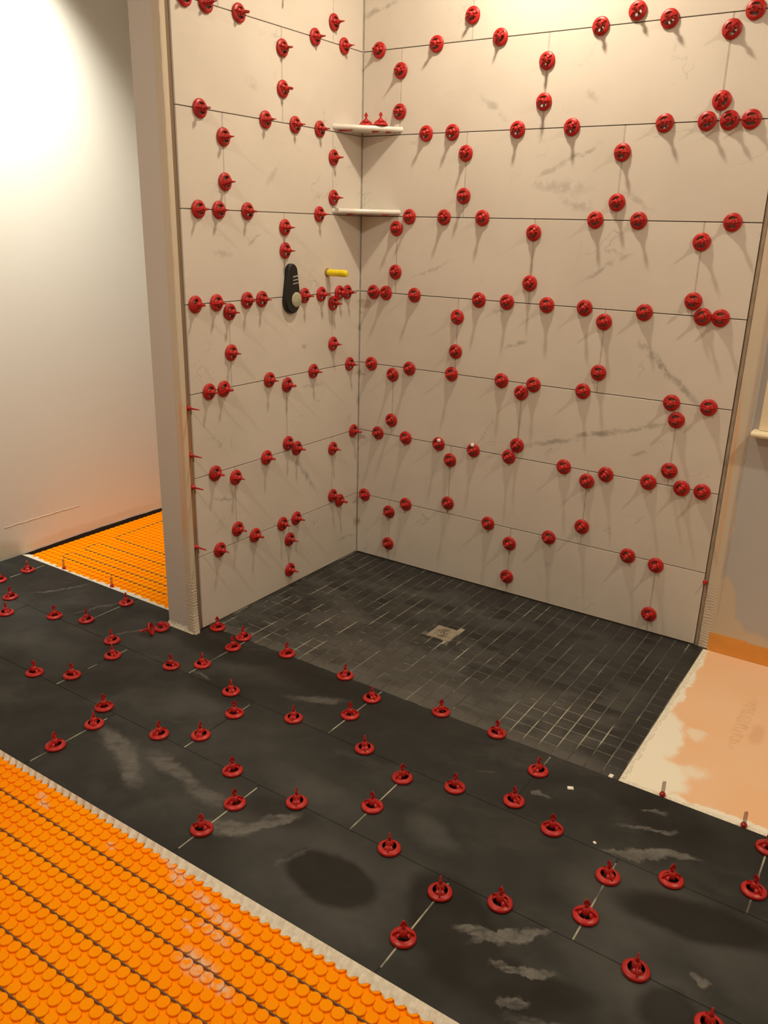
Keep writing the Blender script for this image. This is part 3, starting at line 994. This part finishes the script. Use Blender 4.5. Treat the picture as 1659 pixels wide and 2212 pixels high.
CAP = cap_mesh().mesh('cap', M['red'])
for pl in CAP.polygons:
    pl.use_smooth = len(pl.vertices) == 4
STEM = stem_mesh().mesh('stem', M['red_stem'])
ORD = ['first', 'second', 'third', 'fourth', 'fifth', 'sixth', 'seventh', 'eighth', 'ninth', 'tenth', 'eleventh', 'twelfth', 'thirteenth', 'fourteenth']
random.seed(5)


def clip(loc, surf, label, group, lean=0.0, spin=None):
    if spin is None:
        spin = random.uniform(0, math.pi)
    m = frame(loc, surf)
    e = empty('levelling_clip', m)
    tag(e, label, 'tile clip', group)
    put('cap', CAP, e, Matrix.Translation((0, 0, 0.0003)) @ Matrix.Rotation(spin, 4, 'Z'))
    put('stem', STEM, e, Matrix.Rotation(spin + random.uniform(-0.25, 0.25), 4, 'Z'))
    return e


BACK= [('h', 7, 0.08, 2.1355), ('h', 7, 0.341, 2.1355), ('h', 7, 0.606, 2.1355), ('h', 7, 0.979, 2.1355), ('h', 7, 1.208, 2.1355), ('h', 7, 1.468, 2.1355), ('h', 6, 0.309, 1.8291), ('h', 6, 0.426, 1.8291), ('h', 6, 0.699, 1.8291), ('h', 6, 0.908, 1.8291), ('h', 6, 1.233, 1.8291), ('h', 6, 1.369, 1.8291), ('h', 6, 1.438, 1.8291), ('h', 6, 1.504, 1.8291), ('h', 5, 0.244, 1.5227), ('h', 5, 0.406, 1.5227), ('h', 5, 0.576, 1.5227), ('h', 5, 1.028, 1.5227), ('h', 5, 1.184, 1.5227), ('h', 5, 1.495, 1.5227), ('h', 4, 0.075, 1.2163), ('h', 4, 0.138, 1.2163), ('h', 4, 0.281, 1.2163), ('h', 4, 0.582, 1.2163), ('h', 4, 0.705, 1.2163), ('h', 4, 0.871, 1.2163), ('h', 4, 1.021, 1.2163), ('h', 4, 1.243, 1.2163), ('h', 4, 1.444, 1.2163), ('h', 4, 1.503, 1.2163), ('h', 3, 0.07, 0.9099), ('h', 3, 0.268, 0.9099), ('h', 3, 0.475, 0.9099), ('h', 3, 0.705, 0.9099), ('h', 3, 0.844, 0.9099), ('h', 3, 1.047, 0.9099), ('h', 3, 1.38, 0.9099), ('h', 3, 1.509, 0.9099), ('h', 2, 0.113, 0.6035), ('h', 2, 0.261, 0.6035), ('h', 2, 0.429, 0.6035), ('h', 2, 0.598, 0.6035), ('h', 2, 0.762, 0.6035), ('h', 2, 1.001, 0.6035), ('h', 2, 1.172, 0.6035), ('h', 2, 1.336, 0.6035), ('h', 2, 1.458, 0.6035), ('h', 2, 1.531, 0.6035), ('h', 1, 0.045, 0.2971), ('h', 1, 0.273, 0.2971), ('h', 1, 0.689, 0.2971), ('h', 1, 0.966, 0.2971), ('h', 1, 1.295, 0.2971), ('v', 8, 0.4888, 2.216), ('v', 8, 1.1, 2.169), ('v', 7, 0.1832, 2.057), ('v', 7, 0.1832, 1.912), ('v', 7, 0.7944, 2.046), ('v', 7, 0.7944, 1.916), ('v', 7, 1.4056, 2.088), ('v', 7, 1.4056, 1.888), ('v', 6, 0.4888, 1.754), ('v', 6, 0.4888, 1.602), ('v', 6, 1.1, 1.743), ('v', 6, 1.1, 1.582), ('v', 5, 0.1832, 1.476), ('v', 5, 0.1832, 1.304), ('v', 5, 0.7944, 1.474), ('v', 5, 0.7944, 1.292), ('v', 5, 1.4056, 1.459), ('v', 5, 1.4056, 1.266), ('v', 4, 0.4888, 1.143), ('v', 4, 0.4888, 1.004), ('v', 4, 1.1, 1.172), ('v', 4, 1.1, 0.986), ('v', 3, 0.1832, 0.874), ('v', 3, 0.1832, 0.672), ('v', 3, 0.7944, 0.872), ('v', 3, 0.7944, 0.657), ('v', 3, 1.4056, 0.85), ('v', 3, 1.4056, 0.661), ('v', 2, 0.4888, 0.542), ('v', 2, 0.4888, 0.347), ('v', 2, 1.1, 0.563), ('v', 2, 1.1, 0.374), ('v', 1, 0.1832, 0.242), ('v', 1, 0.1832, 0.086), ('v', 1, 0.7944, 0.23), ('v', 1, 0.7944, 0.078), ('v', 1, 1.4056, 0.285), ('v', 1, 1.4056, 0.079)]
LEFT= [('h', 7, -0.955, 2.1355), ('h', 7, -0.863, 2.1355), ('h', 7, -0.714, 2.1355), ('h', 7, -0.31, 2.1355), ('h', 7, -0.13, 2.1355), ('h', 6, -0.909, 1.8291), ('h', 6, -0.593, 1.8291), ('h', 6, -0.43, 1.8291), ('h', 6, -0.283, 1.8291), ('h', 5, -0.936, 1.5227), ('h', 5, -0.841, 1.5227), ('h', 5, -0.699, 1.5227), ('h', 5, -0.287, 1.5227), ('h', 4, -0.971, 1.2163), ('h', 4, -0.87, 1.2163), ('h', 4, -0.714, 1.2163), ('h', 4, -0.634, 1.2163), ('h', 4, -0.383, 1.2163), ('h', 4, -0.275, 1.2163), ('h', 4, -0.153, 1.2163), ('h', 4, -0.097, 1.2163), ('h', 3, -0.925, 0.9099), ('h', 3, -0.851, 0.9099), ('h', 3, -0.602, 0.9099), ('h', 3, -0.329, 0.9099), ('h', 3, -0.075, 0.9099), ('h', 2, -0.913, 0.6035), ('h', 2, -0.629, 0.6035), ('h', 2, -0.441, 0.6035), ('h', 2, -0.041, 0.6035), ('h', 1, -0.907, 0.2971), ('h', 1, -0.708, 0.2971), ('h', 1, -0.54, 0.2971), ('h', 1, -0.45, 0.2971), ('h', 1, -0.143, 0.2971), ('v', 8, -0.1951, 2.204), ('v', 7, -0.4966, 2.069), ('v', 7, -0.4966, 1.939), ('v', 6, -0.8063, 1.754), ('v', 6, -0.8063, 1.614), ('v', 6, -0.1951, 1.735), ('v', 6, -0.1951, 1.587), ('v', 5, -0.4966, 1.471), ('v', 5, -0.4966, 1.388), ('v', 4, -0.8063, 1.181), ('v', 4, -0.8063, 1.036), ('v', 4, -0.1951, 1.176), ('v', 4, -0.1951, 1.009), ('v', 3, -0.4966, 0.876), ('v', 3, -0.4966, 0.636), ('v', 2, -0.8063, 0.563), ('v', 2, -0.8063, 0.353), ('v', 2, -0.1951, 0.552), ('v', 2, -0.1951, 0.334), ('v', 1, -0.4966, 0.215), ('v', 1, -0.4966, 0.075)]
FLOOR= [('v', 1, -1.0239, -1.209), ('v', 1, -1.0239, -1.073), ('h', 2, -0.834, -1.2816), ('v', 2, -0.7157, -1.376), ('h', 2, -0.54, -1.2816), ('v', 1, -0.4127, -1.23), ('v', 1, -0.4127, -1.037), ('h', 2, -0.197, -1.2816), ('v', 2, -0.1045, -1.354), ('h', 3, -0.222, -1.588), ('v', 2, -0.1045, -1.524), ('h', 2, 0.119, -1.2816), ('v', 1, 0.1985, -1.21), ('h', 1, 0.041, -0.975), ('h', 1, 0.175, -0.975), ('v', 1, 0.1985, -1.055), ('h', 1, 0.39, -0.975), ('h', 1, 0.653, -0.975), ('v', 1, 0.8097, -1.039), ('h', 1, 1.038, -0.975), ('h', 1, 1.238, -0.975), ('h', 2, 0.406, -1.2816), ('v', 2, 0.5067, -1.371), ('h', 2, 0.676, -1.2816), ('v', 1, 0.8097, -1.161), ('h', 3, 0.144, -1.588), ('v', 3, 0.1985, -1.668), ('h', 3, 0.401, -1.588), ('v', 2, 0.5067, -1.518), ('h', 2, 0.951, -1.2816), ('v', 1, 1.4209, -1.076), ('h', 3, 0.706, -1.588), ('v', 3, 0.1985, -1.806), ('v', 2, 1.1179, -1.332), ('h', 2, 1.26, -1.2816), ('v', 3, 0.8097, -1.688), ('h', 3, 0.942, -1.588), ('v', 2, 1.1179, -1.482), ('v', 1, 1.4209, -1.238), ('v', 3, 0.8097, -1.81), ('h', 2, 1.551, -1.2816), ('h', 3, 1.243, -1.588), ('v', 1, 2.0321, -1.026), ('v', 2, 1.7291, -1.36), ('v', 3, 1.4209, -1.64), ('h', 2, 1.859, -1.2816), ('h', 3, 1.552, -1.588), ('v', 1, 2.0321, -1.201), ('v', 2, 1.7291, -1.509), ('v', 3, 1.4209, -1.801), ('h', 3, 1.871, -1.588), ('v', 3, 2.0321, -1.632)]



def near_order(vals):
    u = sorted(set(vals))
    return {v: i for i, v in enumerate(u)}


def wall_clips(data, surf, wname, corner_key):
    for rr in range(1, 9):
        sel = sorted([d for d in data if d[0] == 'h' and d[1] == rr], key=corner_key)
        for i, (k, r, u, z) in enumerate(sel):
            loc = (u, 0, z) if surf == 'back' else (0, u, z)
            clip(loc, surf, 'red round clip, %s, %s horizontal joint up, %s from the corner' % (wname, ORD[r - 1], ORD[i]), 'red clips on the ' + wname,
                 spin=math.radians(random.gauss(20 if surf == 'back' else 0, 14)))
        sel = [d for d in data if d[0] == 'v' and d[1] == rr]
        us = sorted(set(d[2] for d in sel), key=abs)
        for i, u in enumerate(us):
            col = sorted([d for d in sel if d[2] == u], key=lambda d: -d[3])
            for j, (k, r, uu, z) in enumerate(col):
                loc = (u, 0, z) if surf == 'back' else (0, u, z)
                pos = ('upper', 'lower')[j] if len(col) == 2 else 'only one'
                clip(loc, surf, 'red round clip, %s, %s course up, %s upright joint from corner, %s' % (wname, ORD[r - 1], ORD[i], pos), 'red clips on the ' + wname,
                     spin=math.radians(random.gauss(22 if surf == 'back' else 0, 16)))


wall_clips(BACK, 'back', 'back wall', lambda d: d[2])
wall_clips(LEFT, 'left', 'left wall', lambda d: -d[2])
LONG = ['edge joint beside the shower', 'middle long joint', 'long joint nearest the foreground mat']
ROWN = ['row nearest the shower', 'middle row', 'row nearest the foreground mat']
for r in (1, 2, 3):
    for i, d in enumerate(sorted([d for d in FLOOR if d[0] == 'h' and d[1] == r], key=lambda d: d[2])):
        clip((d[2], d[3], 0), 'floor', 'red round clip on dark floor, %s, %s from the left' % (LONG[r - 1], ORD[i]), 'red clips on the dark floor')
    sel = [d for d in FLOOR if d[0] == 'v' and d[1] == r]
    for i, x in enumerate(sorted(set(d[2] for d in sel))):
        col = sorted([d for d in sel if d[2] == x], key=lambda d: d[3])
        for j, d in enumerate(col):
            pos = ', ' + ('nearer' if j == 0 else 'farther') if len(col) == 2 else ''
            clip((d[2], d[3], 0), 'floor', 'red round clip, %s, %s short joint from left%s' % (ROWN[r - 1], ORD[i], pos), 'red clips on the dark floor')

# bare stems without caps
def bare_mesh():
    mb = MB().lathe([(0.0088, 0.0002), (0.0100, 0.0030), (0.0080, 0.0085), (0.0048, 0.0130), (0.0034, 0.020), (0.0030, 0.040)], 12)
    t = 0.0013
    pf = [(-0.0045, 0.0385), (0.0045, 0.0385), (0.0040, 0.050), (0.0012, 0.058), (-0.0012, 0.058), (-0.0040, 0.050)]
    vs = [(x, y, z) for y in (-t, t) for x, z in pf]
    n = len(pf)
    mb.add(vs, [tuple(range(n)), tuple(reversed(range(n, 2 * n)))] + [((i + 1) % n, i, n + i, n + (i + 1) % n) for i in range(n)])
    return mb


BARE = bare_mesh().mesh('bare_stem', M['red_stem'])
BARE_T = bare_mesh().mesh('bare_stem', M['tan'])
for i, z in enumerate((0.866, 0.695, 0.576, 0.344)):
    o = put('clip_stem', BARE, None, frame((-0.0058, -1.0235, z), 'left'))
    tag(o, 'bare red clip stem in the groove at the wall end, %s from the top' % ORD[i], 'clip stem', 'bare stems in the groove of the wall end')
def tab_stem(x, y, z, label, group):
    e = empty('clip_stem', frame((x, y, z), 'floor', 0.55))
    tag(e, label, 'clip stem', group)
    MB().lathe([(0.0075, 0.0002), (0.0090, 0.0040), (0.0078, 0.0090), (0.0040, 0.0125)], 12).build('foot', M['red_stem'], e).matrix_basis = Matrix.Identity(4)
    t = MB().box(-0.0052, -0.0010, 0.0115, 0.0052, 0.0010, 0.044).box(-0.0040, -0.0010, 0.044, 0.0040, 0.0010, 0.048).build('tab', M['pink_tab'], e)
    t['label'] = 'thin see-through pinkish tab'
    return e


for x, y, pos in ((-0.927, -0.962, 'left'), (-0.600, -0.962, 'right')):
    tab_stem(x, y + 0.004, -0.0045, 'bare red clip stem before the rear orange mat, %s one of the two' % pos, 'bare stems along the edge of the dark tiles')
for x, pos in ((1.748, 'left'), (1.963, 'right')):
    tab_stem(x, -0.968, -0.0020, 'bare red clip stem standing beside the peach membrane, %s one of the two' % pos, 'bare stems along the edge of the dark tiles')
o = put('clip_stem', BARE, None, Matrix.Translation((1.590, 0.0035, 0.2627)) @ Matrix.Rotation(math.radians(90), 4, 'X') @ Matrix.Rotation(0.5, 4, 'Z') @ Matrix.Scale(0.45, 4, (0, 0, 1)))
tag(o, 'broken red clip stub at the right edge of the back wall tiles', 'clip stem')
o = put('clip_stem', BARE_T, None, frame((0.0, -0.485, 2.232), 'left'))
tag(o, 'tan bare clip stem high on the left shower wall', 'clip stem')

# loose clips lying beside the wall end
e = empty('levelling_clip', Matrix.Translation((-0.120, -1.108, 0.012)) @ Matrix.Rotation(math.radians(14), 4, 'X') @ Matrix.Rotation(0.3, 4, 'Z'))
tag(e, 'loose red clip cap lying against the foot of the wall end', 'tile clip', 'loose red clips by the wall end')
put('cap', CAP, e, Matrix.Translation((0, 0, -0.004)))
e = empty('levelling_clip', Matrix.Translation((-0.118, -1.158, 0.0265)) @ Matrix.Rotation(math.radians(214), 4, 'Z') @ Matrix.Rotation(math.radians(104), 4, 'Y'))
tag(e, 'loose red clip tipped on its side with its stem pointing left', 'tile clip', 'loose red clips by the wall end')
put('cap', CAP, e, Matrix.Scale(0.86, 4))
put('stem', STEM, e, Matrix.Rotation(1.57, 4, 'Z'))

# ------------------------------------------------------------------ corner shelves with clips on top
def shelf(z, label, n_red):
    t = empty('corner_shelf', Matrix.Translation((0, 0, z)))
    tag(t, label, 'shelf', 'marble corner shelves')
    L, T, R = 0.200, 0.019, 0.0090
    mb = MB()
    # straight front edge, bullnosed: sweep a half-round along it
    A, B = Vector((0.0005, -L, 0)), Vector((L, -0.0005, 0))
    out = Vector((1, -1, 0)).normalized()
    prof = []
    for i in range(9):
        a = math.pi * i / 8 - math.pi / 2
        prof.append((R * math.cos(a), T / 2 + T / 2 * math.sin(a)))
    nP = 10
    ring = []
    for s in range(nP + 1):
        f = s / nP
        bow = 0.006 * math.sin(math.pi * f)
        c = A.lerp(B, f) + out * (bow - R)
        for d, zz in prof:
            q = c + out * d
            ring.append((max(0.0005, q.x), min(-0.0005, q.y), zz))
    k = len(prof)
    vs = list(ring) + [(0.0005, -0.0005, 0.0), (0.0005, -0.0005, T)]
    fs = []
    for s in range(nP):
        for i in range(k - 1):
            fs.append((s * k + i, (s + 1) * k + i, (s + 1) * k + i + 1, s * k + i + 1))
        fs.append(((s + 1) * k, s * k, len(ring)))
        fs.append((s * k + k - 1, (s + 1) * k + k - 1, len(ring) + 1))
    mb.add(vs, fs)
    mb.build('slab', M['stone_shelf'], t, True)
    return t


shelf(1.8385, 'upper white marble corner shelf with rounded front edge and clips on it', 3)
shelf(1.5290, 'lower white marble corner shelf with rounded front edge below the other shelf', 2)
# narrow joint line above the lower shelf
for i, (x, y) in enumerate(((0.060, -0.058), (0.125, -0.050))):
    e = clip((x, y, 1.8578), 'floor', 'loose red clip standing on the upper corner shelf, %s one' % ('left', 'right')[i], 'loose clips on the upper shelf')
for i, (x, y, z, w, a) in enumerate(((0.030, -0.150, 1.8382, 0.050, 0.4), (0.115, -0.068, 1.8382, 0.028, 0.7), (0.150, -0.030, 1.8382, 0.020, 0.7), (0.045, -0.135, 1.5287, 0.034, 0.6), (0.150, -0.035, 1.5287, 0.026, 0.8))):
    mb = MB().add([(-w / 2, -0.006, 0), (w / 2, -0.006, 0), (w / 2, 0.006, 0), (-w / 2, 0.006, 0), (-w / 2, -0.006, -0.0065), (w / 2, -0.006, -0.002), (w / 2, 0.006, -0.002), (-w / 2, 0.006, -0.0065)],
                  [(0, 1, 2, 3), (7, 6, 5, 4), (0, 4, 5, 1), (1, 5, 6, 2), (2, 6, 7, 3), (3, 7, 4, 0)])
    o = mb.build('wedge', M['red_stem'])
    o.matrix_basis = Matrix.Translation((x, y, z)) @ Matrix.Rotation(a, 4, 'Z')
    tag(o, 'dark red wedge under the %s corner shelf, %s' % (('upper', 'lower')[i > 2], ('at its left', 'in its middle', 'at its right', 'at its left', 'at its right')[i]), 'wedge', 'wedges under the corner shelves')

# ------------------------------------------------------------------ black holder and yellow capped stub on the left wall
hd = empty('wall_bracket', frame((0.0, -0.470, 1.205), 'left'))
tag(hd, 'black tapered bracket with a pale round hub on the left shower wall', 'bracket')


def capsule(r0, r1, d, n=14):
    """outline of a tapered shape: big end radius r0 at y=0, small end r1 at y=d"""
    pts = []
    for i in range(n + 1):
        a = math.pi + math.pi * i / n
        pts.append((r0 * math.cos(a), r0 * math.sin(a) * 1.15))
    for i in range(n + 1):
        a = math.pi * i / n
        pts.append((r1 * math.cos(a), d + r1 * math.sin(a)))
    return pts


def extr(pts, z0, z1, c):
    mb = MB()
    n = len(pts)
    cx = 0
    vs = [(x, y, z0) for x, y in pts] + [(x, y, z1 - c) for x, y in pts]
    vs += [(x * 0.9, (y - 0.05) * 0.96 + 0.05, z1) for x, y in pts]
    fs = [tuple(reversed(range(n))), tuple(range(2 * n, 3 * n))]
    for i in range(n):
        j = (i + 1) % n
        fs += [(i, j, n + j, n + i), (n + i, n + j, 2 * n + j, 2 * n + i)]
    return mb.add(vs, fs)


extr(capsule(0.046, 0.027, 0.108), 0.0008, 0.020, 0.005).build('body', M['black'], hd)
hub = MB().lathe([(0.0, 0.0202), (0.029, 0.0202), (0.029, 0.0225), (0.024, 0.0250), (0.0, 0.0262)], 24, cap=False).build('hub', M['pale'], hd, True)
hub.matrix_basis = Matrix.Translation((0.016, 0.0, 0.0))
for y, w, h in ((0.088, 0.030, 0.005), (0.075, 0.028, 0.004), (0.062, 0.032, 0.0035)):
    o = MB().box(-w / 2, -h / 2, 0.0195, w / 2, h / 2, 0.0222).build('band', M['silver'], hd)
    o.matrix_basis = Matrix.Translation((0.011, y, 0)) @ Matrix.Rotation(0.12, 4, 'Z')

yp = empty('pipe_stub', frame((0.0, -0.232, 1.300), 'left'))
tag(yp, 'short yellow capped pipe stub sticking out of the left shower wall', 'pipe')
MB().lathe([(0.0170, 0.0002), (0.0170, 0.0015), (0.0135, 0.0030)], 20).build('collar', M['groove'], yp)
MB().lathe([(0.0125, 0.0030), (0.0135, 0.012), (0.0138, 0.090), (0.0125, 0.098), (0.0100, 0.100)], 20).build('pipe', M['yellow'], yp, True)

# ------------------------------------------------------------------ crumbs on the dark floor
random.seed(12)
for i, (x, y, s, lab) in enumerate(((1.526, -1.091, 0.0085, 'white tile spacer crumb on the dark floor near the shower edge'), (1.601, -0.970, 0.008, 'grey white crumb at the corner of shower floor and peach membrane'),
                                    (1.660, -1.262, 0.0045, 'tiny white crumb on the middle of the dark floor at right'))):
    mb = MB().slab(0, 0, s * 2, s * 1.5, 0.0, s * 0.35, s * 0.15)
    o = mb.build('crumb', M['white_crumb'])
    o.matrix_basis = Matrix.Translation((x, y, 0.0003)) @ Matrix.Rotation(0.5 + i, 4, 'Z')
    tag(o, lab, 'debris')
# bits of white thinset caught on two clips of the back wall
for x, z, lab in ((0.436, 0.622, 'left'), (0.598, 0.628, 'right')):
    mb = MB().lathe([(0.004, 0.0), (0.009, 0.004), (0.008, 0.009), (0.003, 0.012)], 8)
    o = mb.build('thinset_blob', M['white_crumb'], None, True)
    o.matrix_basis = frame((x, -0.0095, z), 'back')
    tag(o, 'white blob of thinset stuck to a red clip on the back wall, %s one' % lab, 'debris')
